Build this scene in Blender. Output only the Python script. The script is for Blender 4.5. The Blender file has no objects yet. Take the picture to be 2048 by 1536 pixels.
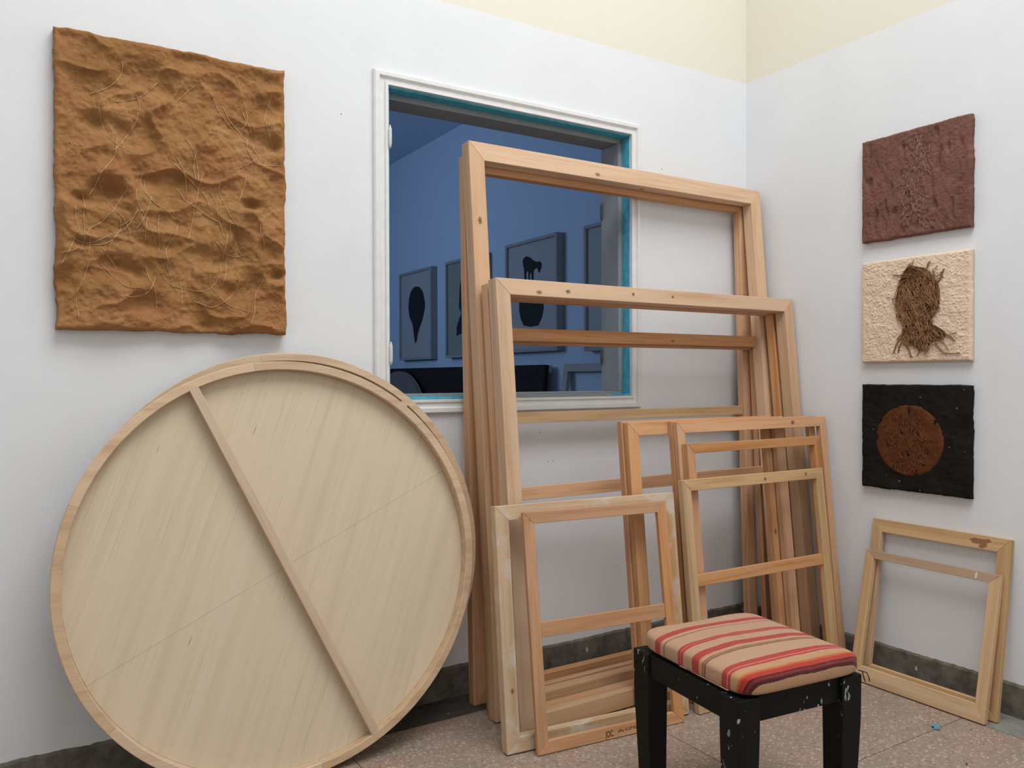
import bpy, bmesh, math, random
from mathutils import Vector, Matrix, noise

scn = bpy.context.scene
COL = scn.collection
PI = math.pi

# ------------------------------------------------------------------ camera
F_PX, CX, CY, CZ = 1609.049, -3.11801, -2.79165, 1.25
YAW, PITCH, ROLL = 0.557353, 0.008394, -0.002899
cam_d = bpy.data.cameras.new('camera')
cam_d.sensor_fit = 'HORIZONTAL'
cam_d.sensor_width = 36.0
cam_d.lens = F_PX / 2048.0 * 36.0
cam_d.clip_start = 0.05
cam = bpy.data.objects.new('camera', cam_d)
COL.objects.link(cam)
fw = Vector((math.sin(YAW) * math.cos(PITCH), math.cos(YAW) * math.cos(PITCH), -math.sin(PITCH)))
rt0 = Vector((math.cos(YAW), -math.sin(YAW), 0))
up0 = rt0.cross(fw)
rt = math.cos(ROLL) * rt0 + math.sin(ROLL) * up0
up = -math.sin(ROLL) * rt0 + math.cos(ROLL) * up0
M = Matrix((rt, up, -fw)).transposed().to_4x4()
M.translation = Vector((CX, CY, CZ))
cam.matrix_world = M
scn.camera = cam

# ------------------------------------------------------------------ world, lights, exposure
w = bpy.data.worlds.new('world')
scn.world = w
w.use_nodes = True
w.node_tree.nodes['Background'].inputs[0].default_value = (0.8, 0.88, 1.0, 1)
w.node_tree.nodes['Background'].inputs[1].default_value = 0.3
w.cycles.sampling_method = 'NONE'


def area(name, loc, rot, sx, sy, power, color):
    d = bpy.data.lights.new(name, 'AREA')
    d.shape = 'RECTANGLE'
    d.size, d.size_y = sx, sy
    d.energy = power
    d.color = color
    o = bpy.data.objects.new(name, d)
    COL.objects.link(o)
    o.location = loc
    o.rotation_euler = rot
    return o


SKY = (-1.85, -2.45)                                    # centre of the skylight opening in the ceiling
SKY_W, SKY_D, CEIL = 2.8, 2.6, 5.0
area('skylight_daylight', (SKY[0], SKY[1], CEIL + 0.02), (0, 0, 0), SKY_W, SKY_D, 159, (0.940, 0.970, 1.0))
area('next_room_daylight', (-3.3, 3.0, 2.3), (0, -PI / 2, 0), 1.2, 1.6, 23, (0.55, 0.71, 1.0))

scn.cycles.max_bounces = 8
scn.cycles.diffuse_bounces = 3
scn.cycles.glossy_bounces = 2

vs = scn.view_settings
vs.view_transform = 'Standard'
vs.look = 'None'
vs.exposure = 0.0
vs.gamma = 1.0
vs.use_curve_mapping = False


# ------------------------------------------------------------------ material helpers
class NT:
    def __init__(self, name, rough=0.8, spec=0.3):
        self.m = bpy.data.materials.new(name)
        self.m.use_nodes = True
        self.t = self.m.node_tree
        self.b = self.t.nodes['Principled BSDF']
        self.b.inputs['Roughness'].default_value = rough
        self.b.inputs['Specular IOR Level'].default_value = spec
        self.tc = self.t.nodes.new('ShaderNodeTexCoord')

    def n(self, typ, **kw):
        nd = self.t.nodes.new(typ)
        for k, v in kw.items():
            setattr(nd, k, v)
        return nd

    def link(self, a, b):
        self.t.links.new(a, b)

    def val(self, sock, v):
        if hasattr(v, 'links') or isinstance(v, bpy.types.NodeSocket):
            self.link(v, sock)
        else:
            sock.default_value = v

    def obj(self):
        return self.tc.outputs['Object']

    def mapping(self, vec, scale=(1, 1, 1), rot=(0, 0, 0), loc=(0, 0, 0)):
        m = self.n('ShaderNodeMapping')
        self.link(vec, m.inputs['Vector'])
        m.inputs['Scale'].default_value = scale
        m.inputs['Rotation'].default_value = rot
        m.inputs['Location'].default_value = loc
        return m.outputs[0]

    def noise(self, vec, scale=5, detail=3, rough=0.5, dist=0.0):
        n = self.n('ShaderNodeTexNoise')
        self.link(vec, n.inputs['Vector'])
        n.inputs['Scale'].default_value = scale
        n.inputs['Detail'].default_value = detail
        n.inputs['Roughness'].default_value = rough
        n.inputs['Distortion'].default_value = dist
        return n.outputs['Fac']

    def voro(self, vec, scale=5, rand=1.0, feature='F1'):
        n = self.n('ShaderNodeTexVoronoi', feature=feature)
        self.link(vec, n.inputs['Vector'])
        n.inputs['Scale'].default_value = scale
        n.inputs['Randomness'].default_value = rand
        return n

    def math(self, op, a, b=0.0, c=0.0, clamp=False):
        n = self.n('ShaderNodeMath', operation=op, use_clamp=clamp)
        self.val(n.inputs[0], a)
        self.val(n.inputs[1], b)
        if op in ('MULTIPLY_ADD', 'SMOOTH_MIN', 'COMPARE'):
            self.val(n.inputs[2], c)
        return n.outputs[0]

    def step(self, v, lo, hi):
        n = self.n('ShaderNodeMapRange', interpolation_type='SMOOTHSTEP')
        self.val(n.inputs[0], v)
        n.inputs[1].default_value = lo
        n.inputs[2].default_value = hi
        n.inputs[3].default_value = 0
        n.inputs[4].default_value = 1
        return n.outputs[0]

    def ramp(self, fac, stops, interp='LINEAR'):
        n = self.n('ShaderNodeValToRGB')
        cr = n.color_ramp
        cr.interpolation = interp
        while len(cr.elements) < len(stops):
            cr.elements.new(0.5)
        for e, (p, c) in zip(cr.elements, stops):
            e.position = p
            e.color = (c[0], c[1], c[2], 1)
        self.link(fac, n.inputs[0])
        return n.outputs[0]

    def mix(self, fac, a, b, mode='MIX'):
        n = self.n('ShaderNodeMix', data_type='RGBA', blend_type=mode)
        self.val(n.inputs['Factor'], fac)
        for i, v in ((6, a), (7, b)):
            if isinstance(v, tuple):
                n.inputs[i].default_value = (v[0], v[1], v[2], 1)
            else:
                self.link(v, n.inputs[i])
        return n.outputs[2]

    def color(self, c):
        if isinstance(c, tuple):
            self.b.inputs['Base Color'].default_value = (c[0], c[1], c[2], 1)
        else:
            self.link(c, self.b.inputs['Base Color'])

    def bump(self, h, strength=0.3, dist=0.01):
        n = self.n('ShaderNodeBump')
        n.inputs['Strength'].default_value = strength
        n.inputs['Distance'].default_value = dist
        self.link(h, n.inputs['Height'])
        self.link(n.outputs[0], self.b.inputs['Normal'])

    def random_vec(self, vec, k=23.0):
        oi = self.n('ShaderNodeObjectInfo')
        r = self.math('MULTIPLY', oi.outputs['Random'], k)
        cb = self.n('ShaderNodeCombineXYZ')
        self.link(r, cb.inputs[0])
        self.link(self.math('MULTIPLY', r, 0.37), cb.inputs[1])
        self.link(self.math('MULTIPLY', r, 0.71), cb.inputs[2])
        a = self.n('ShaderNodeVectorMath', operation='ADD')
        self.link(vec, a.inputs[0])
        self.link(cb.outputs[0], a.inputs[1])
        return a.outputs[0], oi.outputs['Random']


def S(r, g, b):
    f = lambda c: (c / 255 / 12.92) if c / 255 <= 0.04045 else ((c / 255 + 0.055) / 1.055) ** 2.4
    return (f(r), f(g), f(b))


def plain(name, c, rough=0.7, spec=0.3, var=0.0, scale=20, bump=0.0):
    m = NT(name, rough, spec)
    if var:
        f = m.noise(m.obj(), scale, 4)
        lo = tuple(x * (1 - var) for x in c)
        hi = tuple(min(1, x * (1 + var)) for x in c)
        m.color(m.ramp(f, [(0.3, lo), (0.7, hi)]))
        if bump:
            m.bump(f, bump, 0.004)
    else:
        m.color(c)
    return m.m


def wood(name, light, dark, axis, knot=0.8, var=0.12, smear=0.0):
    m = NT(name, 0.62, 0.25)
    v, rnd = m.random_vec(m.obj())
    a, l = 34.0, 1.6
    sc = (l, a, a) if axis == 'X' else (a, a, l)
    g = m.mapping(v, sc)
    n1 = m.noise(g, 1.0, 3, 0.6, 0.6)
    a2, l2 = 190.0, 5.0
    g2 = m.mapping(v, (l2, a2, a2) if axis == 'X' else (a2, a2, l2))
    n2 = m.noise(g2, 1.0, 1, 0.5)
    c = m.ramp(n1, [(0.32, dark), (0.52, light), (0.75, tuple(min(1, x * 1.06) for x in light))])
    c = m.mix(m.math('MULTIPLY', m.step(n2, 0.52, 0.75), 0.16), c, tuple(x * 0.6 for x in dark))
    # whole-board tone
    tone = m.n('ShaderNodeHueSaturation')
    m.link(c, tone.inputs['Color'])
    m.link(m.math('MULTIPLY_ADD', rnd, var * 2, 1 - var), tone.inputs['Value'])
    m.link(m.math('MULTIPLY_ADD', m.math('FRACT', m.math('MULTIPLY', rnd, 7.3)), 0.2, 0.9), tone.inputs['Saturation'])
    c = tone.outputs[0]
    if knot:
        kv = m.mapping(v, (7, 12, 12) if axis == 'X' else (12, 12, 7))
        vo = m.voro(kv, 1.0)
        sep = m.n('ShaderNodeSeparateColor')
        m.link(vo.outputs['Color'], sep.inputs[0])
        keep = m.math('GREATER_THAN', sep.outputs[0], 0.86)
        kd = m.math('ADD', vo.outputs['Distance'], m.math('MULTIPLY', n2, 0.03))
        k = m.math('MULTIPLY', m.math('SUBTRACT', 1.0, m.step(kd, 0.05, 0.15)), keep)
        c = m.mix(m.math('MULTIPLY', k, knot), c, (0.16, 0.075, 0.035))
    if smear:
        sm = m.noise(m.mapping(v, (7, 10, 10) if axis == 'X' else (10, 10, 7)), 1.0, 5, 0.65)
        c = m.mix(m.math('MULTIPLY', m.step(sm, 0.47, 0.66), smear), c, (0.66, 0.62, 0.57))
    m.color(c)
    return m.m


# ------------------------------------------------------------------ object helpers
def tag(o, label=None, cat=None, group=None, kind=None):
    if label:
        o['label'] = label
    if cat:
        o['category'] = cat
    if group:
        o['group'] = group
    if kind:
        o['kind'] = kind
    return o


def empty(name, loc=(0, 0, 0), rot=(0, 0, 0)):
    o = bpy.data.objects.new(name, None)
    o.empty_display_size = 0.05
    COL.objects.link(o)
    o.location = loc
    o.rotation_euler = rot
    return o


def add(name, me, mat, parent=None, loc=None, rot=None, smooth=False, kind=None):
    o = bpy.data.objects.new(name, me)
    COL.objects.link(o)
    if mat is not None and not me.materials:
        me.materials.append(mat)
    if parent is not None:
        o.parent = parent
    if loc:
        o.location = loc
    if rot:
        o.rotation_euler = rot
    if smooth:
        for p in me.polygons:
            p.use_smooth = True
    if kind:
        o['kind'] = kind
    return o


def bm_mesh(bm, name='mesh', bevel=0.0):
    bmesh.ops.recalc_face_normals(bm, faces=bm.faces)
    if bevel:
        bmesh.ops.bevel(bm, geom=list(bm.edges), offset=bevel, segments=1, affect='EDGES', profile=0.5)
    me = bpy.data.meshes.new(name)
    bm.to_mesh(me)
    bm.free()
    return me


def bm_box(bm, x0, x1, y0, y1, z0, z1):
    vs_ = [bm.verts.new((x, y, z)) for x in (x0, x1) for y in (y0, y1) for z in (z0, z1)]
    for f in ((0, 1, 3, 2), (4, 6, 7, 5), (0, 4, 5, 1), (2, 3, 7, 6), (0, 2, 6, 4), (1, 5, 7, 3)):
        bm.faces.new([vs_[i] for i in f])


def box(x0, x1, y0, y1, z0, z1, bevel=0.0):
    bm = bmesh.new()
    bm_box(bm, x0, x1, y0, y1, z0, z1)
    return bm_mesh(bm, 'box', bevel)


def prism(poly, y0, y1, bevel=0.0):
    """polygon in x,z extruded from y0 to y1"""
    bm = bmesh.new()
    a = [bm.verts.new((x, y0, z)) for x, z in poly]
    b = [bm.verts.new((x, y1, z)) for x, z in poly]
    n = len(poly)
    bm.faces.new(a)
    bm.faces.new(b[::-1])
    for i in range(n):
        bm.faces.new((a[i], b[i], b[(i + 1) % n], a[(i + 1) % n]))
    return bm_mesh(bm, 'prism', bevel)


def bm_tube(bm, pts, rad, sides=6, taper=False):
    """tube along a list of points"""
    rings = []
    n = len(pts)
    for i, p in enumerate(pts):
        p = Vector(p)
        t = (Vector(pts[min(i + 1, n - 1)]) - Vector(pts[max(i - 1, 0)]))
        if t.length < 1e-9:
            t = Vector((0, 0, 1))
        t.normalize()
        a = t.orthogonal().normalized()
        if rings:
            a = (last - t * last.dot(t))
            a = a.normalized() if a.length > 1e-6 else t.orthogonal().normalized()
        last = a
        b = t.cross(a)
        r = rad * (1 - 0.75 * i / (n - 1)) if taper else rad
        rings.append([bm.verts.new(p + r * (math.cos(k * 2 * PI / sides) * a + math.sin(k * 2 * PI / sides) * b)) for k in range(sides)])
    for i in range(n - 1):
        for k in range(sides):
            bm.faces.new((rings[i][k], rings[i][(k + 1) % sides], rings[i + 1][(k + 1) % sides], rings[i + 1][k]))
    bm.faces.new(rings[0][::-1])
    bm.faces.new(rings[-1])


def tube_mesh(paths, rad, sides=5, taper=False):
    bm = bmesh.new()
    for p in paths:
        bm_tube(bm, p, rad, sides, taper)
    return bm_mesh(bm, 'tubes')


def lathe(profile, n=24, axis='Z'):
    bm = bmesh.new()
    rings = []
    for r, h in profile:
        rings.append([bm.verts.new((r * math.cos(k * 2 * PI / n), r * math.sin(k * 2 * PI / n), h)) for k in range(n)])
    for i in range(len(rings) - 1):
        for k in range(n):
            bm.faces.new((rings[i][k], rings[i][(k + 1) % n], rings[i + 1][(k + 1) % n], rings[i + 1][k]))
    bm.faces.new(rings[0][::-1])
    bm.faces.new(rings[-1])
    return bm_mesh(bm, 'lathe')


# ------------------------------------------------------------------ materials of the room
PAINT_Z = 2.705


def wall_material():
    m = NT('white_wall_paint', 0.75, 0.25)
    n = m.noise(m.obj(), 2.6, 3, 0.6)
    c = m.ramp(n, [(0.3, (0.805, 0.815, 0.83)), (0.7, (0.845, 0.855, 0.87))])
    # cream distemper above the white paint; object z is world z
    sep = m.n('ShaderNodeSeparateXYZ')
    m.link(m.obj(), sep.inputs[0])
    zz = m.math('MULTIPLY_ADD', n, 0.012, m.math('SUBTRACT', sep.outputs[2], 0.006))
    c = m.mix(m.step(zz, PAINT_Z - 0.002, PAINT_Z + 0.004), c, (0.83, 0.79, 0.67))
    m.color(c)
    m.bump(m.noise(m.obj(), 26, 1, 0.6), 0.14, 0.005)
    return m.m


WALL = wall_material()
CREAM = plain('cream_ceiling_paint', (0.80, 0.78, 0.70), 0.85, 0.2)
WALLP = plain('plain_white_wall_paint', (0.825, 0.83, 0.835), 0.75, 0.25)
TRIMW = plain('white_gloss_trim', (0.83, 0.825, 0.81), 0.45, 0.4, 0.04, 25, 0.15)
TEAL = plain('teal_painted_wood', S(82, 178, 204), 0.55, 0.3, 0.18, 40, 0.2)
GREYJ = plain('grey_reveal_paint', S(150, 156, 158), 0.7, 0.25, 0.06, 18)
METAL = plain('painted_hinge_metal', S(215, 220, 222), 0.4, 0.5, 0.05, 60)
DARKMETAL = plain('tarnished_hinge_metal', S(70, 74, 80), 0.5, 0.5, 0.1, 60)
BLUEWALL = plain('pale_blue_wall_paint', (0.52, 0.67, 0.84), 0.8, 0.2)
NEXTFLOOR = plain('next_room_floor', (0.28, 0.25, 0.22), 0.7, 0.3, 0.1, 12)


def cement(name, a, b, flecks=True):
    m = NT(name, 0.85, 0.2)
    n = m.noise(m.obj(), 16, 6, 0.65)
    c = m.ramp(n, [(0.32, a), (0.68, b)])
    if flecks:
        vo = m.voro(m.mapping(m.obj(), (30, 30, 16)), 1.0)
        cs = m.n('ShaderNodeSeparateColor')
        m.link(vo.outputs['Color'], cs.inputs[0])
        f = m.math('MULTIPLY', m.math('LESS_THAN', vo.outputs['Distance'], 0.2), m.math('GREATER_THAN', cs.outputs[0], 0.85))
        c = m.mix(m.math('MULTIPLY', f, 0.7), c, (0.7, 0.7, 0.68))
        n2 = m.noise(m.obj(), 42, 4, 0.7)
        c = m.mix(m.math('MULTIPLY', m.step(n2, 0.58, 0.72), 0.35), c, tuple(x * 0.35 for x in a))
    m.color(c)
    m.bump(n, 0.4, 0.006)
    return m.m


BASEC = cement('cement_baseboard', (0.095, 0.083, 0.064), (0.235, 0.21, 0.17))
STRIPC = cement('cement_border', (0.20, 0.19, 0.165), (0.31, 0.295, 0.26), False)
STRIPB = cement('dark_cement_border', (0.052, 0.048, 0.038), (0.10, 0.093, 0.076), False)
JOINTC = plain('dark_floor_joint', (0.10, 0.09, 0.08), 0.9, 0.1)


def terrazzo():
    m = NT('terrazzo', 0.5, 0.35)
    v, rnd = m.random_vec(m.obj(), 11.0)
    patch = m.noise(v, 5.5, 3, 0.55)
    c = m.ramp(patch, [(0.35, (0.31, 0.245, 0.19)), (0.55, (0.345, 0.252, 0.198)), (0.72, (0.38, 0.235, 0.18))])
    vo = m.voro(m.mapping(v, (75, 105, 80)), 1.0)
    cs = m.n('ShaderNodeSeparateColor')
    m.link(vo.outputs['Color'], cs.inputs[0])
    chip = m.math('SUBTRACT', 1.0, m.step(vo.outputs['Distance'], 0.25, 0.55))
    cc = m.ramp(cs.outputs[1], [(0.0, (0.19, 0.135, 0.105)), (0.3, (0.31, 0.24, 0.19)), (0.6, (0.45, 0.36, 0.29)), (1.0, (0.62, 0.52, 0.43))])
    c = m.mix(m.math('MULTIPLY', chip, 0.85), c, cc)
    m.color(c)
    return m.m


TERRAZZO = terrazzo()

# ------------------------------------------------------------------ room shell
LX, FY = -5.2, -5.2            # left and front walls
WT = 0.16                      # thickness of the wall with the window
OX0, OX1, OZ0, OZ1 = -1.922, -0.742, 1.166, 2.340     # window opening


def struct(name, me, mat, smooth=False):
    return tag(add(name, me, mat, smooth=smooth), kind='structure')


# floor: dark bed, cast terrazzo panels and cement border strips
floor = struct('floor', box(LX - 0.2, 0.0, FY - 0.2, 0.0, -0.12, -0.004), JOINTC)
SB = 0.172
cells = []
x1 = -SB
while x1 > LX:
    x0 = max(x1 - 1.0, LX)
    y1 = -SB - 0.003
    while y1 > FY:
        y0 = max(y1 - 1.0, FY)
        cells.append((x0, x1, y0, y1))
        y1 = y0
    x1 = x0
me_full = box(-0.4985, 0.4985, -0.4985, 0.4985, -0.02, 0.0)
for (x0, x1, y0, y1) in cells:
    if x1 - x0 > 0.99 and y1 - y0 > 0.99:
        add('terrazzo_panel', me_full, TERRAZZO, floor, ((x0 + x1) / 2, (y0 + y1) / 2, 0))
    else:
        hx, hy = (x1 - x0) / 2 - 0.0015, (y1 - y0) / 2 - 0.0015
        add('terrazzo_panel', box(-hx, hx, -hy, hy, -0.02, 0.0), TERRAZZO, floor, ((x0 + x1) / 2, (y0 + y1) / 2, 0))
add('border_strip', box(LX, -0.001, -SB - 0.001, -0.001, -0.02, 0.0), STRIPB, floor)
add('border_strip', box(-SB + 0.002, -0.001, FY, -SB - 0.004, -0.02, 0.0), STRIPC, floor)

# wall with the window opening
bm = bmesh.new()
H_ = CEIL + 0.1
bm_box(bm, LX - 0.15, OX0, 0, WT, -0.12, H_)
bm_box(bm, OX1, 0.15, 0, WT, -0.12, H_)
bm_box(bm, OX0, OX1, 0, WT, -0.12, OZ0)
bm_box(bm, OX0, OX1, 0, WT, OZ1, H_)
struct('wall_back', bm_mesh(bm, 'wall_back'), WALL)
struct('wall_right', box(0, 0.15, FY - 0.15, 0, -0.12, H_), WALL)
struct('wall_left', box(LX - 0.15, LX, FY - 0.15, 0, -0.12, H_), WALLP)
struct('wall_front', box(LX, 0, FY - 0.15, FY, -0.12, H_), WALLP)
bm = bmesh.new()
sx0, sx1, sy0, sy1 = SKY[0] - SKY_W / 2, SKY[0] + SKY_W / 2, SKY[1] - SKY_D / 2, SKY[1] + SKY_D / 2
bm_box(bm, LX, sx0, FY, 0, CEIL, CEIL + 0.15)
bm_box(bm, sx1, 0, FY, 0, CEIL, CEIL + 0.15)
bm_box(bm, sx0, sx1, FY, sy0, CEIL, CEIL + 0.15)
bm_box(bm, sx0, sx1, sy1, 0, CEIL, CEIL + 0.15)
struct('ceiling', bm_mesh(bm, 'ceiling'), CREAM)


def baseboard(length, h, seed, t=0.009):
    """cement skirting with an uneven upper edge, along local x, front at -y"""
    bm = bmesh.new()
    n = int(length / 0.012)
    rows = []
    for i in range(n + 1):
        x = length * i / n
        top = h + 0.006 * noise.noise(Vector((x * 2.3, seed, 0))) + 0.003 * noise.noise(Vector((x * 13, seed, 3))) + 0.004 * noise.noise(Vector((x * 55, seed, 5)))
        rows.append([bm.verts.new((x, -t, 0)), bm.verts.new((x, -t, top * 0.5)), bm.verts.new((x, -t, top - 0.004)), bm.verts.new((x, 0, top + 0.004)), bm.verts.new((x, 0, 0))])
    for i in range(n):
        for k in range(5):
            bm.faces.new((rows[i][k], rows[i + 1][k], rows[i + 1][(k + 1) % 5], rows[i][(k + 1) % 5]))
    bm.faces.new(rows[0][::-1])
    bm.faces.new(rows[-1])
    return bm_mesh(bm, 'baseboard')


bb = struct('baseboard_back', baseboard(-LX - 0.01, 0.118, 1.0), BASEC)
bb.location = (LX, 0, 0)
bb = struct('baseboard_right', baseboard(-FY, 0.118, 9.0), BASEC)
bb.rotation_euler = (0, 0, -PI / 2)

# small nail holes in the plaster
HOLE = plain('nail_hole', (0.10, 0.09, 0.08), 0.9, 0.1)
wb_ = bpy.data.objects['wall_back']
hm = lathe([(0.0022, 0.0), (0.0018, 0.0008)], 8)
for hx, hz in ((-1.20, 0.895), (-1.175, 0.895), (-1.345, 0.925), (-1.24, 1.02), (-0.56, 2.21), (-2.10, 2.20), (-2.08, 0.99)):
    add('nail_hole', hm, HOLE, wb_, (hx, 0.0, hz), (PI / 2, 0, 0))

# ------------------------------------------------------------------ window: casing, liner, hinges
win = empty('window_1', ((OX0 + OX1) / 2, 0, OZ0))
tag(win, kind='structure')
wloc = Vector(win.location)
AX0, AX1, AZ0, AZ1 = -1.980, -0.700, 1.111, 2.386
prof = [(0.0, 0.0), (0.0, -0.011), (0.006, -0.017), (0.022, -0.017), (0.027, -0.007), (0.044, -0.006), (0.047, -0.013), (0.058, -0.013), (0.058, 0.004)]


def casing(corner_a, corner_b, da, db):
    """moulding between two outer corners; da/db inward directions at each corner (dx,dz)"""
    bm = bmesh.new()
    A, B = [], []
    for d, y in prof:
        k = 1.0
        A.append(bm.verts.new((corner_a[0] + da[0] * d * k - wloc.x, y, corner_a[1] + da[1] * d - wloc.z)))
        B.append(bm.verts.new((corner_b[0] + db[0] * d * k - wloc.x, y, corner_b[1] + db[1] * d - wloc.z)))
    n = len(prof)
    for i in range(n):
        bm.faces.new((A[i], B[i], B[(i + 1) % n], A[(i + 1) % n]))
    bm.faces.new(A)
    bm.faces.new(B[::-1])
    return bm_mesh(bm, 'casing')


add('casing_top', casing((AX0, AZ1), (AX1, AZ1), (1, -0.85), (-0.85, -0.85)), TRIMW, win)
add('casing_side', casing((AX0, AZ0), (AX0, AZ1), (1, 0.95), (1, -0.85)), TRIMW, win)
add('casing_side', casing((AX1, AZ0), (AX1, AZ1), (-0.85, 0.95), (-0.85, -0.85)), TRIMW, win)
add('casing_bottom', casing((AX0, AZ0), (AX1, AZ0), (1, 0.95), (-0.85, 0.95)), TRIMW, win)


def wbox(name, x0, x1, y0, y1, z0, z1, mat, bev=0.001):
    return add(name, box(x0 - wloc.x, x1 - wloc.x, y0, y1, z0 - wloc.z, z1 - wloc.z, bev), mat, win)


tl = 0.010
wbox('liner_board', OX0 + 0.0005, OX1 - 0.0005, 0.004, 0.062, OZ1 - tl, OZ1 - 0.0005, TEAL)
wbox('liner_board', OX1 - tl, OX1 - 0.0005, 0.004, 0.055, OZ0 + tl, OZ1 - tl - 0.0005, TEAL)
wbox('liner_board', OX0 + 0.0005, OX0 + tl, 0.004, 0.055, OZ0 + tl, OZ1 - tl - 0.0005, TEAL)
wbox('liner_board', OX0 + 0.0005, -1.42, 0.004, 0.055, OZ0 + 0.0005, OZ0 + tl - 0.0005, TEAL)
wbox('liner_board', -1.419, -0.86, 0.004, 0.055, OZ0 + 0.0005, OZ0 + tl + 0.002, GREYJ)
wbox('liner_board', -0.859, OX1 - 0.0005, 0.004, 0.055, OZ0 + 0.0005, OZ0 + tl - 0.0005, TEAL)
g2 = 0.030
wbox('reveal_board', OX0 + 0.0005, OX1 - 0.0005, 0.063, WT + 0.02, OZ1 - g2, OZ1 - 0.0005, GREYJ)
wbox('reveal_board', OX1 - g2, OX1 - 0.0005, 0.056, WT + 0.02, OZ0 + 0.02, OZ1 - g2 - 0.0005, GREYJ)
wbox('reveal_board', OX0 + 0.0005, OX0 + g2, 0.056, WT + 0.02, OZ0 + 0.02, OZ1 - g2 - 0.0005, GREYJ)
wbox('reveal_board', OX0 + 0.0005, OX1 - 0.0005, 0.056, WT + 0.02, OZ0 + 0.0005, OZ0 + 0.0195, GREYJ)
hinge_me = lathe([(0.002, -0.044), (0.003, -0.038), (0.0055, -0.032), (0.0065, -0.026), (0.0065, 0.024), (0.0055, 0.030), (0.003, 0.036), (0.002, 0.043)], 12)
for z in (2.143, 1.340):
    add('hinge', hinge_me, METAL, win, (OX0 + 0.004 - wloc.x, -0.018, z - wloc.z), smooth=True)
for z in (2.02, 1.35):
    add('hinge', hinge_me.copy(), DARKMETAL, win, (OX1 - g2 - 0.006 - wloc.x, WT + 0.012, z - wloc.z), smooth=True).data.materials.clear()
for o in win.children:
    if o.name.startswith('hinge') and not o.data.materials:
        o.data.materials.append(DARKMETAL)

# ------------------------------------------------------------------ the room behind the window
NC = 3.30
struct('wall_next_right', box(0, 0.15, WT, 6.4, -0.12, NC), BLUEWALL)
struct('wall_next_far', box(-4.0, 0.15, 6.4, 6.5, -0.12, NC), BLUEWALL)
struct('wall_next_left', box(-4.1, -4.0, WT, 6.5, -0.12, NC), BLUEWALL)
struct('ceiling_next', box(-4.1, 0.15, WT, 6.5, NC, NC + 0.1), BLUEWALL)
struct('floor_next', box(-4.0, 0.0, WT, 6.4, -0.12, 0.0), NEXTFLOOR)

PICFRAME = plain('grey_picture_moulding', (0.34, 0.35, 0.35), 0.6, 0.3, 0.08, 30)
MATBOARD = plain('pale_mount_board', (0.40, 0.43, 0.45), 0.7, 0.25, 0.02, 6)
INK = plain('black_ink', (0.022, 0.026, 0.028), 0.7, 0.2, 0.3, 60)
GREENMAT = plain('greenish_mount_board', (0.27, 0.31, 0.28), 0.7, 0.25, 0.05, 6)


def rail_poly(W, H, ws, wt, wb, side):
    g = 0.0002
    return {'top': [(0, H), (W, H), (W - ws, H - wt), (ws, H - wt)],
            'bottom': [(0, 0), (ws, wb), (W - ws, wb), (W, 0)],
            'left': [(0, g), (0, H - g), (ws, H - wt - g), (ws, wb + g)],
            'right': [(W, g), (W - ws, wb + g), (W - ws, H - wt - g), (W, H - g)]}[side]


def picture(label, y_left, z0, W, H, matc, shapes):
    root = empty('framed_picture', (-0.0005, y_left, z0), (0, 0, -PI / 2))
    tag(root, label, 'picture', 'framed pictures in the blue room')
    for sd in ('top', 'bottom', 'left', 'right'):
        add('moulding', prism(rail_poly(W, H, 0.022, 0.022, 0.022, sd), -0.062, -0.001, 0.0012), PICFRAME, root)
    add('mount', box(0.0225, W - 0.0225, -0.046, -0.03, 0.0225, H - 0.0225), matc, root)
    for nm, poly in shapes:
        add(nm, prism([(y_left - y, z - z0) for y, z in poly], -0.0475, -0.0461), INK, root)
    return root


goat = [(1.989, 2.069), (1.975, 2.088), (1.937, 2.097), (1.891, 2.082), (1.854, 2.058), (1.808, 2.042), (1.772, 2.042), (1.749, 2.025), (1.753, 1.995), (1.772, 1.963), (1.79, 1.97), (1.799, 1.991), (1.817, 2.003), (1.845, 1.986), (1.851, 1.956), (1.851, 1.868), (1.873, 1.868), (1.876, 1.964), (1.891, 1.981), (1.895, 1.956), (1.895, 1.862), (1.914, 1.862), (1.917, 1.984), (1.928, 1.995), (1.94, 1.976), (1.944, 1.866), (1.963, 1.866), (1.97, 2.01), (1.985, 2.048)]
urn = [(1.83, 1.865), (1.93, 1.865), (1.985, 1.845), (2.02, 1.81), (2.036, 1.77), (2.035, 1.717), (2.016, 1.664), (1.978, 1.615), (1.893, 1.600), (1.792, 1.604), (1.747, 1.657), (1.725, 1.715), (1.729, 1.765), (1.748, 1.815), (1.785, 1.85)]
pod = [(3.738, 2.061), (3.79, 2.058), (3.831, 2.041), (3.87, 2.01), (3.894, 1.968), (3.911, 1.89), (3.886, 1.795), (3.833, 1.742), (3.812, 1.698), (3.794, 1.619), (3.77, 1.552), (3.733, 1.577), (3.711, 1.641), (3.665, 1.703), (3.611, 1.764), (3.569, 1.851), (3.566, 1.9), (3.58, 1.941), (3.6, 1.99), (3.633, 2.023), (3.68, 2.052)]
blob = [(2.887, 2.093), (2.925, 1.98), (2.939, 1.816), (2.902, 1.767), (2.977, 1.665), (2.983, 1.588), (2.89, 1.602), (2.76, 1.60), (2.68, 1.66), (2.72, 1.78), (2.70, 1.95), (2.76, 2.06)]
oval = [(1.047, 1.992), (1.069, 1.942), (1.073, 1.88), (1.059, 1.83), (1.0, 1.76), (0.93, 1.73), (0.86, 1.76), (0.80, 1.83), (0.79, 1.94), (0.84, 2.03), (0.93, 2.07), (1.0, 2.05)]
picture('framed picture with a single dark pod shape tapering to a tail', 4.085, 1.408, 0.665, 0.796, MATBOARD, [('pod_print', pod)])
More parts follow.
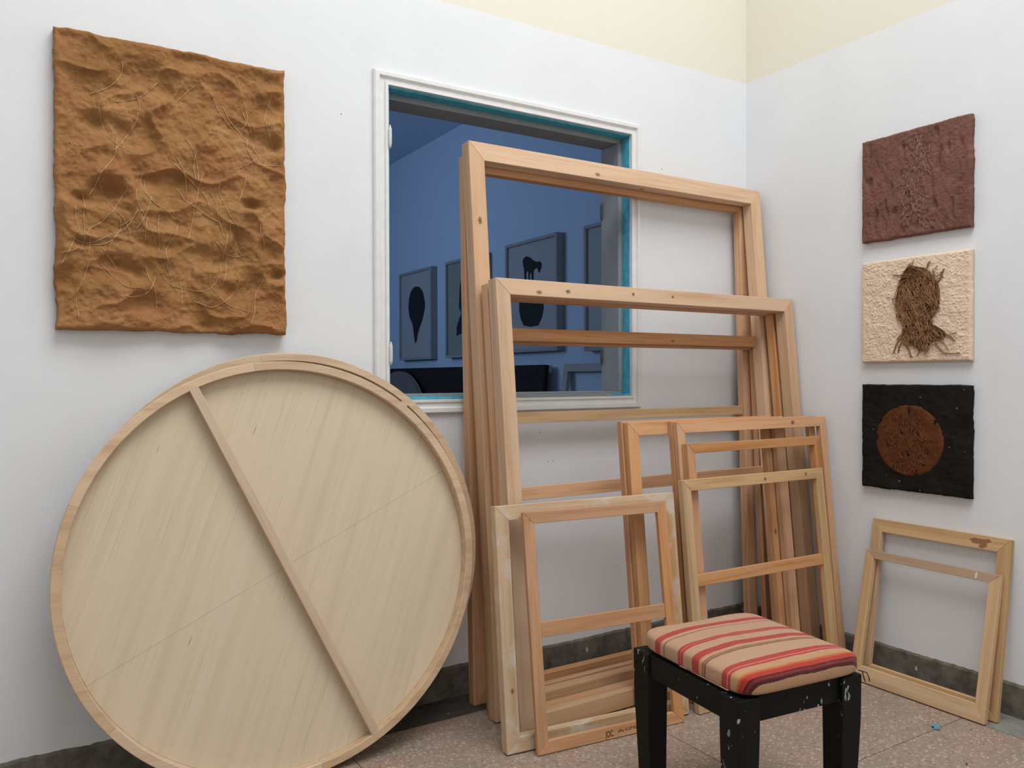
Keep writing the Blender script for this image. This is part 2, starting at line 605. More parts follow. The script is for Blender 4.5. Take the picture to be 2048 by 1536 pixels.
picture('framed picture with greenish mount, half hidden behind the tallest stretcher frame', 3.154, 1.410, 0.655, 0.790, GREENMAT, [('dark_print', blob)])
picture('framed picture of a black goat standing above a dark rounded urn', 2.202, 1.426, 0.652, 0.780, MATBOARD, [('goat_print', goat), ('urn_print', urn)])
picture('framed picture cut off by the right reveal of the window', 1.258, 1.412, 0.650, 0.784, MATBOARD, [('oval_print', oval)])

BLACKC = plain('black_canvas', (0.018, 0.017, 0.015), 0.75, 0.2, 0.3, 30, 0.2)
CHAR = plain('charcoal_disc_paint', (0.17, 0.17, 0.172), 0.75, 0.2, 0.08, 30)
GREYWOOD = plain('grey_stretcher_wood', (0.42, 0.41, 0.39), 0.7, 0.25, 0.08, 30)

cv = empty('black_canvas', (-0.165, 4.95, 0), (-0.085, 0, -PI / 2))
tag(cv, 'long black canvas leaning under the framed pictures in the blue room', 'canvas')
add('canvas_face', box(0, 3.30, -0.04, -0.004, 0.0, 1.335, 0.003), BLACKC, cv)
for a, b, c_, d_ in ((0.001, 3.299, 0.001, 0.05), (0.001, 3.299, 1.284, 1.334)):
    add('stretcher_bar', box(a, b, -0.003, 0.02, c_, d_), GREYWOOD, cv)
dr = empty('charcoal_disc', (-0.26, 3.86, 0), (-0.09, 0, -PI / 2))
tag(dr, 'charcoal grey round panel leaning on the long black canvas', 'panel')


def disc_mesh(r, y0, y1, n=72, zc=None):
    zc = r if zc is None else zc
    return prism([(r * math.cos(2 * PI * k / n), zc + r * math.sin(2 * PI * k / n)) for k in range(n)], y0, y1)


add('face', disc_mesh(0.655, -0.03, -0.02), CHAR, dr)
bm = bmesh.new()
n = 72
rings = [[bm.verts.new((r * math.cos(2 * PI * k / n), y, 0.655 + r * math.sin(2 * PI * k / n))) for k in range(n)] for r, y in ((0.6545, -0.019), (0.6545, 0.0), (0.61, 0.0), (0.61, -0.019))]
for i in range(4):
    for k in range(n):
        bm.faces.new((rings[i][k], rings[i][(k + 1) % n], rings[(i + 1) % 4][(k + 1) % n], rings[(i + 1) % 4][k]))
add('rim', bm_mesh(bm), GREYWOOD, dr)

# ------------------------------------------------------------------ stretcher frames
PINE_L, PINE_D = (0.72, 0.475, 0.295), (0.63, 0.37, 0.20)
ORG_L, ORG_D = (0.62, 0.325, 0.155), (0.50, 0.23, 0.095)
WOODS = {}
for key, l, d, sm, kn in (('pale', PINE_L, PINE_D, 0, 0.8), ('orange', ORG_L, ORG_D, 0, 0.7), ('mid', (0.69, 0.395, 0.215), (0.58, 0.285, 0.13), 0, 0.85),
                          ('smear', (0.61, 0.42, 0.25), (0.51, 0.32, 0.165), 0.75, 0.5), ('yellow', (0.63, 0.42, 0.23), (0.52, 0.315, 0.155), 0, 0.6)):
    WOODS[key] = (wood('pine_%s_rail' % key, l, d, 'X', kn, 0.10, sm), wood('pine_%s_stile' % key, l, d, 'Z', kn, 0.10, sm))


def stretcher(label, P, ws, wt=None, wb=None, kind='pale', bars=(), bar_kind=None, group='bare wooden stretcher frames'):
    x0, y0, th, al, W, H, t = P
    wt = wt or ws
    wb = wb or ws
    root = empty('stretcher_frame', (x0, y0, 0), (-al, 0, th))
    tag(root, label, 'frame', group)
    wx, wz = WOODS[kind]
    add('top_rail', prism(rail_poly(W, H, ws, wt, wb, 'top'), -t, 0, 0.0014), wx, root)
    add('bottom_rail', prism(rail_poly(W, H, ws, wt, wb, 'bottom'), -t, 0, 0.0014), wx, root)
    add('stile', prism(rail_poly(W, H, ws, wt, wb, 'left'), -t, 0, 0.0014), wz, root)
    add('stile', prism(rail_poly(W, H, ws, wt, wb, 'right'), -t, 0, 0.0014), wz, root)
    for z, h, yf, yb in bars:
        add('crossbar', box(ws + 0.0005, W - ws - 0.0005, yf, yb, z - h / 2, z + h / 2, 0.0012), WOODS[bar_kind or kind][0], root)
    return root


stretcher('tall pine stretcher frame nearest the wall, with one yellowish crossbar at mid height',
          (-1.6327, -0.0900, 0.0, 0.0335, 1.575, 2.105, 0.040), 0.058, kind='mid', bars=((1.088, 0.043, -0.030, -0.006),), bar_kind='yellow')
stretcher('tallest pale pine stretcher frame rising in front of the window, two crossbars',
          (-1.6415, -0.2551, 0.0002, 0.08987, 1.6059, 2.1512, 0.055), 0.066, 0.070, kind='pale', bars=((1.420, 0.050, -0.024, -0.003), (0.805, 0.050, -0.026, -0.003)), bar_kind='mid')
stretcher('chest-high pine stretcher frame almost hidden behind the tallest frame, right stile showing',
          (-1.605, -0.174, 0.0, 0.0605, 1.572, 1.430, 0.032), 0.050, kind='mid')
stretcher('medium-height pine stretcher frame sandwiched behind its pale twin',
          (-1.6272, -0.3565, 0.004, 0.1075, 1.605, 1.6009, 0.045), 0.056, kind='mid')
stretcher('medium-height pale pine stretcher frame with knotty top rail below the window head',
          (-1.6324, -0.4050, 0.004, 0.10002, 1.6162, 1.6130, 0.055), 0.060, kind='pale')
stretcher('waist-high pine stretcher frame, rear one of the pair leaning on the large frames',
          (-1.1240, -0.4665, -0.002, 0.1005, 0.850, 1.0809, 0.028), 0.048, kind='mid')
stretcher('waist-high reddish pine stretcher frame, front one of the left pair on the large frames',
          (-1.1190, -0.4985, -0.005, 0.1015, 0.880, 1.0780, 0.028), 0.052, kind='mid')
stretcher('waist-high pine stretcher frame squeezed behind the knotty top rail near the corner',
          (-0.9180, -0.5310, -0.010, 0.1030, 0.850, 1.0774, 0.022), 0.040, kind='orange')
stretcher('waist-high reddish stretcher frame with dark knot at its right top corner',
          (-0.9140, -0.5570, -0.016, 0.1050, 0.8832, 1.0760, 0.024), 0.040, 0.044, kind='mid')
stretcher('orange stretcher frame with stained top right corner, second from front near the corner',
          (-0.8990, -0.5850, -0.018, 0.1070, 0.7745, 0.9926, 0.032), 0.038, kind='orange')
stretcher('front stretcher frame behind the stool, yellowish with one low crossbar',
          (-0.9690, -0.6210, -0.024, 0.1085, 0.7994, 0.8606, 0.026), 0.043, kind='yellow', bars=((0.480, 0.044, -0.022, -0.003),), bar_kind='orange')
stretcher('low stretcher frame smeared with white primer, left of the stool',
          (-1.7342, -0.5032, -0.10769, 0.117, 0.7457, 0.8123, 0.040), 0.050, kind='smear')
d2 = stretcher('thin orange stretcher frame with stamped bottom rail, foremost left of the stool',
               (-1.6500, -0.5800, -0.105, 0.138, 0.596, 0.7943, 0.018), 0.041, kind='orange', bars=((0.398, 0.050, -0.015, -0.002),))
stretcher('pale wide stretcher frame leaning on the right wall, rear of two',
          (-0.1047, -0.7131, -1.5642, 0.155, 0.5544, 0.6550, 0.022), 0.046, 0.052, 0.060, kind='yellow', group='stretcher frames on the right wall')
stretcher('smaller brownish stretcher frame leaning on the right wall, front of two',
          (-0.1620, -0.7120, -1.5645, 0.215, 0.5423, 0.5322, 0.022), 0.040, 0.034, 0.062, kind='yellow', group='stretcher frames on the right wall')
nr = stretcher('grey stretcher frame leaning beside the black canvas in the blue room',
               (-0.20, 1.50, -PI / 2, 0.14, 0.72, 1.345, 0.03), 0.05, kind='pale', group='frames in the blue room')
for ch in nr.children:
    ch.data.materials.clear()
    ch.data.materials.append(GREYWOOD)

# a few knots the photograph shows clearly: thin dark end-grain ovals let into the face of a rail or stile
def knot_material():
    m = NT('pine_knot', 0.7, 0.2)
    sep = m.n('ShaderNodeVectorMath', operation='LENGTH')
    m.link(m.obj(), sep.inputs[0])
    d = m.math('ADD', sep.outputs['Value'], m.math('MULTIPLY', m.noise(m.obj(), 120, 3), 0.004))
    m.color(m.ramp(m.math('MULTIPLY', d, 90.0), [(0.1, (0.13, 0.06, 0.03)), (0.55, (0.30, 0.15, 0.075)), (1.0, (0.45, 0.26, 0.14))]))
    return m.m


BROWNRAIL = wood('pine_brown_rail', (0.46, 0.30, 0.18), (0.37, 0.22, 0.12), 'X', 0.4, 0.05)
KNOT = knot_material()
kn_bm = bmesh.new()
kn_v = [kn_bm.verts.new((0.0085 * math.cos(k * PI / 7) * (1 + 0.12 * math.sin(3 * k)), 0, 0.0085 * math.sin(k * PI / 7) * (1 + 0.1 * math.cos(2 * k)))) for k in range(14)]
kn_f = kn_bm.faces.new(kn_v)
kn_b = [kn_bm.verts.new((v.co.x, 0.0006, v.co.z)) for v in kn_v]
for k in range(14):
    kn_bm.faces.new((kn_v[k], kn_b[k], kn_b[(k + 1) % 14], kn_v[(k + 1) % 14]))
KNOT_ME = bm_mesh(kn_bm, 'knot')


def knot(root, part, x, z, t, sx=1.0, sz=1.0):
    """x measured along the frame, z up it"""
    ps = [c for c in root.children if c.name.startswith(part)]
    p = ps[-1] if x > 0.3 and part == 'stile' else ps[0]
    o_ = add('knot', KNOT_ME, KNOT, p, (x, -t - 0.0004, z))
    o_.scale = (sx, 1, sz)


FR = [o_ for o_ in scn.objects if o_.name.startswith('stretcher_frame')]
FR.sort(key=lambda o_: o_.name)
byl = {o_['label']: o_ for o_ in FR}


def fr(key):
    return [o_ for l_, o_ in byl.items() if key in l_][0]


f_ = fr('tallest pale pine')
knot(f_, 'stile', 0.033, 1.845, 0.055, 1.0, 1.9)
knot(f_, 'stile', 0.036, 1.30, 0.055, 0.6, 0.9)
f_ = fr('knotty top rail below')
for x_, z_, a_, b_ in ((0.32, 1.578, 1.3, 0.9), (0.645, 1.585, 0.8, 0.9), (0.86, 1.585, 0.7, 0.8)):
    knot(f_, 'top_rail', x_, z_, 0.055, a_, b_)
f_ = fr('dark knot at its right')
knot(f_, 'top_rail', 0.665, 1.054, 0.024, 1.3, 1.2)
f_ = fr('front stretcher frame behind the stool')
for x_, z_ in ((0.445, 0.836), (0.69, 0.841)):
    knot(f_, 'top_rail', x_, z_, 0.026, 0.8, 1.0)
f_ = fr('smaller brownish')
tr_ = [c for c in f_.children if c.name.startswith('top_rail')][0]
tr_.data.materials.clear()
tr_.data.materials.append(BROWNRAIL)
STAINW = plain('white_paint_drip', (0.74, 0.68, 0.60), 0.7, 0.2)
STAINB = plain('brown_glue_stain', (0.30, 0.15, 0.075), 0.7, 0.2, 0.25, 90)
add('paint_drip', prism([(0.452, 0.503), (0.458, 0.503), (0.460, 0.520), (0.456, 0.529), (0.451, 0.518)], -0.0224, -0.0219), STAINW, tr_)
f_ = fr('pale wide stretcher frame')
tr_ = [c for c in f_.children if c.name.startswith('top_rail')][0]
add('glue_stain', prism([(0.405, 0.636), (0.425, 0.643), (0.452, 0.641), (0.478, 0.645), (0.486, 0.636), (0.468, 0.628), (0.474, 0.617), (0.455, 0.607), (0.440, 0.610), (0.446, 0.621), (0.418, 0.622)], -0.0224, -0.0219), STAINB, tr_)
f_ = fr('white primer')
knot(f_, 'stile', 0.030, 0.20, 0.040, 0.7, 1.2)

# stamp on the bottom rail of the thin frame
STAMP = plain('burnt_stamp_ink', (0.06, 0.03, 0.015), 0.8, 0.1)
br = [c for c in d2.children if c.name.startswith('bottom_rail')][0]


def text_mesh(s, size):
    cu = bpy.data.curves.new('stamp_text', 'FONT')
    cu.body = s
    cu.size = size
    cu.extrude = 0.0004
    ob = bpy.data.objects.new('stamp_text', cu)
    COL.objects.link(ob)
    bpy.context.view_layer.update()
    me = bpy.data.meshes.new_from_object(ob.evaluated_get(bpy.context.evaluated_depsgraph_get()))
    bpy.data.objects.remove(ob)
    me.materials.clear()
    return me


tm = text_mesh('JOC', 0.028)
so = add('stamp_lettering', tm, STAMP, br, (0.262, -0.0184, 0.009), (PI / 2, 0, 0))
so.scale = (0.62, 1.0, 1.0)
random.seed(4)
bm = bmesh.new()
x = 0.312
for k in range(22):                                    # small print, worn to illegible strokes
    h = random.uniform(0.006, 0.011)
    zb = 0.014 + random.uniform(0, 0.003)
    if k % 8 != 7:
        bm_box(bm, x, x + random.uniform(0.0010, 0.0018), -0.0186, -0.0181, zb, zb + h)
        if random.random() < 0.5:
            bm_box(bm, x, x + 0.003, -0.0186, -0.0181, zb + h * 0.8, zb + h)
    x += random.uniform(0.0036, 0.0046)
add('stamp_small_print', bm_mesh(bm), STAMP, br)


# ------------------------------------------------------------------ round plywood panels
def ply_material(bar_dir, R):
    m = NT('plywood_face', 0.6, 0.25)
    v = m.mapping(m.obj(), (1, 1, 1), (0, math.radians(-20), 0))
    g = m.mapping(v, (26, 1, 0.9))
    n1 = m.noise(g, 1.0, 5, 0.6, 0.2)
    n2 = m.noise(m.mapping(v, (150, 1, 2.2)), 1.0, 3, 0.6)
    c = m.ramp(n1, [(0.30, (0.66, 0.54, 0.375)), (0.5, (0.72, 0.595, 0.425)), (0.72, (0.75, 0.61, 0.455))])
    c = m.mix(m.math('MULTIPLY', m.step(n2, 0.56, 0.72), 0.24), c, (0.36, 0.27, 0.17))
    vo = m.voro(m.mapping(v, (40, 0.001, 3.0)), 1.0)
    cs = m.n('ShaderNodeSeparateColor')
    m.link(vo.outputs['Color'], cs.inputs[0])
    dash = m.math('MULTIPLY', m.math('LESS_THAN', vo.outputs['Distance'], 0.05), m.math('GREATER_THAN', cs.outputs[0], 0.70))
    c = m.mix(m.math('MULTIPLY', dash, 0.6), c, (0.12, 0.09, 0.06))
    # faint pencil line square to the bar
    sep = m.n('ShaderNodeSeparateXYZ')
    m.link(m.obj(), sep.inputs[0])
    d = m.math('ADD', m.math('MULTIPLY', sep.outputs[0], bar_dir[0]), m.math('MULTIPLY', m.math('SUBTRACT', sep.outputs[2], R), bar_dir[1]))
    ln = m.math('LESS_THAN', m.math('ABSOLUTE', d), 0.0013)
    c = m.mix(m.math('MULTIPLY', ln, 0.28), c, (0.2, 0.17, 0.14))
    m.color(c)
    m.bump(n2, 0.08, 0.001)
    return m.m


RIMW = wood('pine_rim', (0.69, 0.495, 0.325), (0.60, 0.395, 0.235), 'X', 0.0, 0.07)
BARW = wood('pine_disc_bar', (0.68, 0.50, 0.34), (0.61, 0.42, 0.26), 'Z', 0.0, 0.05)


def arc_mesh(R, w, t, a0, a1, n=22):
    bm = bmesh.new()
    rings = []
    for k in range(n + 1):
        a = a0 + (a1 - a0) * k / n
        c, s = math.cos(a), math.sin(a)
        rings.append([bm.verts.new((r * c, y, R + r * s)) for r, y in ((R, -t + 0.002), (R - 0.002, -t), (R - w + 0.002, -t), (R - w, -t + 0.002), (R - w, 0), (R, 0))])
    for k in range(n):
        for i in range(6):
            bm.faces.new((rings[k][i], rings[k][(i + 1) % 6], rings[k + 1][(i + 1) % 6], rings[k + 1][i]))
    bm.faces.new(rings[0][::-1])
    bm.faces.new(rings[-1])
    return bm_mesh(bm, 'arc')


def round_panel(label, loc, th, al, R, t, bar_angle):
    root = empty('round_panel', loc, (-al, 0, th))
    tag(root, label, 'panel', 'round plywood panels')
    wr = 0.027
    segs = 6
    off = math.radians(98)
    for k in range(segs):
        a0 = off + k * 2 * PI / segs
        add('rim_segment', arc_mesh(R, wr, t, a0 + 0.0004, a0 + 2 * PI / segs - 0.0004), RIMW, root)
    bd = (math.sin(bar_angle), math.cos(bar_angle))
    add('plywood_face', disc_mesh(R - wr - 0.0005, -0.014, -0.003, 96, R), ply_material(bd, R), root)
    L = R - wr * 0.72
    b = add('crossbar', box(-0.014, 0.014, -t - 0.0006, -0.0145, -L, L, 0.0012), BARW, root)
    b.location = (0, 0, R)
    b.rotation_euler = (0, bar_angle, 0)
    return root


round_panel('large round plywood panel with a diagonal bar, in front', (-2.380, -0.2815, 0), -0.030, 0.087, 0.652, 0.050, math.radians(-25.4))
round_panel('large round plywood panel mostly hidden behind the front one', (-2.331, -0.221, 0), -0.010, 0.118, 0.6685, 0.050, math.radians(40))


# ------------------------------------------------------------------ relief artworks
def slab(W, H, T, nx, nz, hf, ef):
    """wall piece: front face displaced by hf(u,v); outline wobbles by ef(s)"""
    bm = bmesh.new()
    grid = []
    for j in range(nz + 1):
        row = []
        for i in range(nx + 1):
            u, v = i / nx, j / nz
            x, z = u * W, v * H
            ex = min(u, 1 - u) * W
            ez = min(v, 1 - v) * H
            e = min(ex, ez)
            rnd = max(0.0, 1 - e / (T * 0.35))
            y = -T + (T * 0.35) * (1 - math.sqrt(max(0, 1 - rnd * rnd))) * 0.8 - hf(u, v) * min(1, 0.25 + e / 0.03)
            y = min(y, -0.012)
            wx = ef(v * H, 1.0 if u < 0.5 else 5.0) * max(0, 1 - ex / 0.05)
            wz = ef(u * W, 9.0 if v < 0.5 else 13.0) * max(0, 1 - ez / 0.05)
            row.append(bm.verts.new((x + wx, y, z + wz)))
        grid.append(row)
    for j in range(nz):
        for i in range(nx):
            bm.faces.new((grid[j][i], grid[j][i + 1], grid[j + 1][i + 1], grid[j + 1][i]))
    loop = grid[0][:] + [grid[j][nx] for j in range(1, nz + 1)] + [grid[nz][i] for i in range(nx - 1, -1, -1)] + [grid[j][0] for j in range(nz - 1, 0, -1)]
    mid = [bm.verts.new((v.co.x, v.co.y * 0.5, v.co.z)) for v in loop]
    back = [bm.verts.new((v.co.x, -0.002, v.co.z)) for v in loop]
    n_ = len(loop)
    for a, b in ((loop, mid), (mid, back)):
        for k in range(n_):
            bm.faces.new((a[k], b[k], b[(k + 1) % n_], a[(k + 1) % n_]))
    bm.faces.new(back)
    return bm_mesh(bm, 'slab')


def surf(u, v, T, hf, lift=0.0):
    return -T - hf(u, v) - lift


DENTS = [(0.379, 0.858, 0.084, 0.046, 0.8), (0.399, 0.683, 0.056, 0.055, 1.1), (0.158, 0.705, 0.063, 0.018, 0.7), (0.359, 0.532, 0.067, 0.027, 1.1), (0.198, 0.467, 0.069, 0.031, 0.9), (0.15, 0.94, 0.078, 0.035, 0.4), (0.939, 0.846, 0.052, 0.025, 0.7), (0.957, 0.705, 0.039, 0.02, 0.8), (0.646, 0.636, 0.048, 0.019, 0.6), (0.737, 0.699, 0.068, 0.038, 0.5), (0.254, 0.8, 0.064, 0.027, 0.6), (0.549, 0.972, 0.082, 0.019, 0.5), (0.479, 0.836, 0.052, 0.023, 0.5), (0.23, 0.469, 0.059, 0.027, 1), (0.11, 0.441, 0.041, 0.013, 0.8), (0.259, 0.215, 0.092, 0.027, 1.1), (0.703, 0.263, 0.092, 0.029, 1.1), (0.771, 0.33, 0.025, 0.039, 0.9), (0.967, 0.218, 0.033, 0.015, 1.2), (0.385, 0.295, 0.09, 0.018, 0.6), (0.838, 0.168, 0.076, 0.039, 0.5), (0.109, 0.291, 0.036, 0.009, 0.6), (0.828, 0.473, 0.038, 0.012, 1.1), (0.356, 0.097, 0.067, 0.023, 0.5), (0.185, 0.211, 0.042, 0.027, 0.5), (0.329, 0.192, 0.033, 0.018, 0.8), (0.016, 0.098, 0.03, 0.013, 0.5), (0.733, 0.149, 0.037, 0.019, 0.5)]
BW, BH, BT = 0.688, 0.901, 0.046


def h_earth(u, v):
    p = Vector((u * BW, v * BH, 0.3))
    wq = p + Vector((noise.noise(p * 9 + Vector((5, 0, 0))), noise.noise(p * 9 + Vector((0, 7, 0))), 0)) * 0.022
    h = 0.024 * noise.fractal(wq * 6.0, 0.9, 2.1, 2) + 0.0075 * noise.fractal(p * 17 + Vector((2, 2, 5)), 0.8, 2.1, 4) + 0.003 * noise.fractal(p * 60, 0.7, 2.0, 3)
    r1 = 1 - abs(noise.noise(Vector((wq.x * 7, wq.y * 10, 2.2))))
    h += 0.018 * (r1 ** 4 - 0.4)
    for (a, b, ru, rv, d) in DENTS:
        q = ((u - a) / ru) ** 2 + ((v - b) / (rv * 1.2)) ** 2
        if q < 6:
            h -= 0.026 * d * math.exp(-q * 0.9)
        q = ((u - a) / (ru * 1.2)) ** 2 + ((v - b + rv * 2.4) / (rv * 1.3)) ** 2   # lip of earth below each hollow
        if q < 6:
            h += 0.010 * d * math.exp(-q)
        q = ((u - a) / (ru * 1.2)) ** 2 + ((v - b - rv * 2.2) / (rv * 1.2)) ** 2   # overhang above it
        if q < 6:
            h += 0.012 * d * math.exp(-q)
    return h


def earth_material():
    m = NT('dried_earth', 0.95, 0.08)
    n1 = m.noise(m.obj(), 9, 5, 0.6)
    n2 = m.noise(m.obj(), 70, 4, 0.65)
    c = m.ramp(n1, [(0.3, (0.27, 0.128, 0.047)), (0.5, (0.37, 0.185, 0.070)), (0.7, (0.46, 0.25, 0.104))])
    c = m.mix(m.math('MULTIPLY', m.step(m.noise(m.obj(), 5, 4, 0.6), 0.45, 0.65), 0.55), c, (0.41, 0.18, 0.079))
    c = m.mix(m.math('MULTIPLY', m.step(n2, 0.5, 0.75), 0.3), c, (0.25, 0.12, 0.045))
    m.color(c)
    h = m.math('ADD', m.math('MULTIPLY', n2, 0.6), m.math('MULTIPLY', m.noise(m.obj(), 260, 3, 0.7), 0.3))
    m.bump(h, 0.8, 0.008)
    return m.m


ROOT = plain('dry_root_fibre', (0.58, 0.38, 0.20), 0.9, 0.1, 0.2, 60)
art = empty('earth_relief', (-3.003, 0, 1.398))
tag(art, 'large ochre earth relief with root fibres hanging on the white wall', 'artwork')
add('earth_panel', slab(BW, BH, BT, 210, 276, h_earth, lambda s, k: 0.008 * noise.noise(Vector((s * 9, k, 0))) + 0.003 * noise.noise(Vector((s * 40, k, 2)))), earth_material(), art, smooth=True)
random.seed(11)
paths = []


def wander(u, v, ang, n, step, curl, T, hf, W, H, lift=0.0016):
    pts = []
    da = random.uniform(-curl, curl)
    for k in range(n):
        if not (0.02 < u < 0.98 and 0.02 < v < 0.98):
            break
        pts.append((u * W, surf(u, v, T, hf, lift), v * H))
        ang += da + random.uniform(-0.18, 0.18)
        if random.random() < 0.12:
            da = random.uniform(-curl, curl)
        u += math.cos(ang) * step / W
        v += math.sin(ang) * step / H
    return pts


for k in range(58):
    p = wander(random.uniform(0.06, 0.95), random.uniform(0.15, 0.96), -PI / 2 + random.uniform(-0.7, 0.7), random.randint(8, 26), 0.009, 0.10, BT, h_earth, BW, BH)
    if len(p) > 4:
        paths.append(p)
add('root_fibres', tube_mesh(paths, 0.0011, 4), ROOT, art, kind='stuff')
# loose grains stuck low on the right
bm = bmesh.new()
for k in range(150):
    if k < 90:
        u, v = random.gauss(0.93, 0.035), random.gauss(0.10, 0.045)
    elif k < 120:
        u, v = random.gauss(0.75, 0.03), random.gauss(0.06, 0.03)
    else:
        u, v = random.gauss(0.09, 0.02), random.gauss(0.60, 0.012)
    u, v = min(max(u, 0.03), 0.97), min(max(v, 0.02), 0.97)
    r = random.uniform(0.0015, 0.0032)
    bmesh.ops.create_icosphere(bm, subdivisions=1, radius=r, matrix=Matrix.Translation((u * BW, surf(u, v, BT, h_earth), v * BH)))
add('earth_grains', bm_mesh(bm), plain('ochre_grain', (0.46, 0.27, 0.10), 0.9, 0.1, 0.2, 80), art, kind='stuff')

# --- the column of three on the right wall
RY, RW = -0.660, 0.461


def wall_piece(name, label, z0):
    r = empty(name, (0, RY, z0), (0, 0, -PI / 2))
    tag(r, label, 'artwork', 'small square reliefs on the right wall')
    return r


def rough_mat(name, a, b, s1, s2, bump, stretch=(1, 1, 1), fleck=None):
    m = NT(name, 0.9, 0.08)
    v = m.mapping(m.obj(), stretch)
    n1 = m.noise(v, s1, 5, 0.62)
    n2 = m.noise(v, s2, 4, 0.65)
    c = m.ramp(n1, [(0.32, a), (0.68, b)])
    c = m.mix(m.math('MULTIPLY', m.step(n2, 0.5, 0.72), 0.3), c, tuple(x * 0.5 for x in a))
    if fleck:
        vo = m.voro(m.obj(), 34)
        cs = m.n('ShaderNodeSeparateColor')
        m.link(vo.outputs['Color'], cs.inputs[0])
        f = m.math('MULTIPLY', m.math('LESS_THAN', vo.outputs['Distance'], 0.13), m.math('GREATER_THAN', cs.outputs[0], 0.84))
        c = m.mix(m.math('MULTIPLY', f, 0.7), c, fleck)
    m.color(c)
    m.bump(n2, bump, 0.006)
    return m.m


edge = lambda s, k: 0.0035 * noise.noise(Vector((s * 14, k, 7))) + 0.0018 * noise.noise(Vector((s * 60, k, 3)))

# maroon
ZM0, HM = 1.817, 0.430


def h_maroon(u, v):
    p = Vector((u * RW, v * HM, 2.0))
    h = 0.0035 * noise.fractal(Vector((p.x * 34, p.y * 16, 2)), 0.8, 2, 3) + 0.002 * noise.noise(p * 120)
    c = noise.noise(Vector((p.x * 40, p.y * 14, 8)))
    if c > 0.22:
        h -= 0.030 * (c - 0.22)
    q = ((u - 0.52) / 0.16) ** 2
    h += 0.004 * math.exp(-q) * noise.noise(p * 70)
    return h


r = wall_piece('maroon_relief', 'maroon relief with a stringy vertical ridge, top of the column', ZM0)
add('relief_panel', slab(RW, HM, 0.028, 150, 140, h_maroon, edge), rough_mat('maroon_crust', (0.165, 0.077, 0.060), (0.235, 0.112, 0.088), 12, 55, 0.6), r, smooth=True)
random.seed(21)
paths = []
for k in range(95):
    v = random.uniform(0.10, 0.97)
    c = 0.52 + (0.05 if v > 0.6 else -0.02) + (0.16 * (0.35 - v) * random.choice((-1, 1)) * 2 if v < 0.35 else 0)
    p = wander(min(0.95, max(0.05, random.gauss(c, 0.05))), v, -PI / 2 + random.uniform(-0.6, 0.6), random.randint(5, 13), 0.006, 0.09, 0.028, h_maroon, RW, HM, 0.0012)
    if len(p) > 3:
        paths.append(p)
add('fibre_ridge', tube_mesh(paths, 0.0017, 4), plain('maroon_fibre', (0.29, 0.155, 0.12), 0.85, 0.15, 0.2, 60), r, kind='stuff')

# cream with fibre head
ZC0, HC = 1.308, 0.425


def h_cream(u, v):
    p = Vector((u * RW, v * HC, 4.0))
    h = 0.0022 * noise.fractal(p * 38, 0.8, 2, 3)
    c = noise.noise(p * 150)
    h += 0.0065 * max(0, c - 0.12)
    return h


r = wall_piece('cream_relief', 'cream relief with a brown fibre head in silhouette, middle of the column', ZC0)
add('relief_panel', slab(RW, HC, 0.026, 200, 186, h_cream, lambda s, k: edge(s, k) * 0.4), rough_mat('cream_grit', (0.80, 0.605, 0.44), (0.88, 0.69, 0.52), 14, 80, 0.5), r, smooth=True)
HEAD = [(0.443, 0.911), (0.484, 0.927), (0.541, 0.907), (0.612, 0.889), (0.651, 0.852), (0.69, 0.798), (0.736, 0.728), (0.752, 0.662), (0.752, 0.581), (0.741, 0.501), (0.706, 0.439), (0.675, 0.393), (0.683, 0.343), (0.729, 0.316), (0.798, 0.264), (0.813, 0.231), (0.76, 0.193), (0.699, 0.18), (0.66, 0.149), (0.652, 0.092), (0.566, 0.09), (0.526, 0.137), (0.444, 0.157), (0.395, 0.209), (0.403, 0.276), (0.411, 0.326), (0.378, 0.413), (0.349, 0.483), (0.332, 0.586), (0.353, 0.686), (0.369, 0.777), (0.411, 0.848)]
STRAY = [[(0.411, 0.259), (0.353, 0.177), (0.32, 0.085)], [(0.428, 0.225), (0.378, 0.151), (0.366, 0.088)], [(0.436, 0.174), (0.477, 0.105), (0.497, 0.038)], [(0.566, 0.127), (0.562, 0.086), (0.546, 0.058)], [(0.73, 0.203), (0.79, 0.152), (0.821, 0.102)], [(0.768, 0.257), (0.828, 0.222), (0.872, 0.176)], [(0.775, 0.233), (0.813, 0.235), (0.88, 0.256)], [(0.699, 0.163), (0.775, 0.072), (0.85, 0.062), (0.909, 0.068)], [(0.378, 0.464), (0.353, 0.465), (0.351, 0.423)], [(0.411, 0.831), (0.361, 0.829), (0.31, 0.839)], [(0.361, 0.592), (0.315, 0.621), (0.319, 0.57), (0.344, 0.551)], [(0.729, 0.761), (0.774, 0.772), (0.759, 0.822)], [(0.682, 0.848), (0.713, 0.868), (0.729, 0.883)], [(0.628, 0.863), (0.636, 0.903), (0.655, 0.933)], [(0.492, 0.905), (0.504, 0.932), (0.51, 0.957)], [(0.452, 0.893), (0.468, 0.925), (0.492, 0.942)], [(0.729, 0.729), (0.752, 0.759), (0.782, 0.844)], [(0.722, 0.454), (0.744, 0.477), (0.737, 0.518)], [(0.411, 0.326), (0.403, 0.276), (0.353, 0.211)], [(0.682, 0.84), (0.698, 0.781), (0.759, 0.798)]]


def inside(p, poly):
    x, y = p
    c = False
    j = len(poly) - 1
    for i in range(len(poly)):
        if (poly[i][1] > y) != (poly[j][1] > y) and x < (poly[j][0] - poly[i][0]) * (y - poly[i][1]) / (poly[j][1] - poly[i][1]) + poly[i][0]:
            c = not c
        j = i
    return c


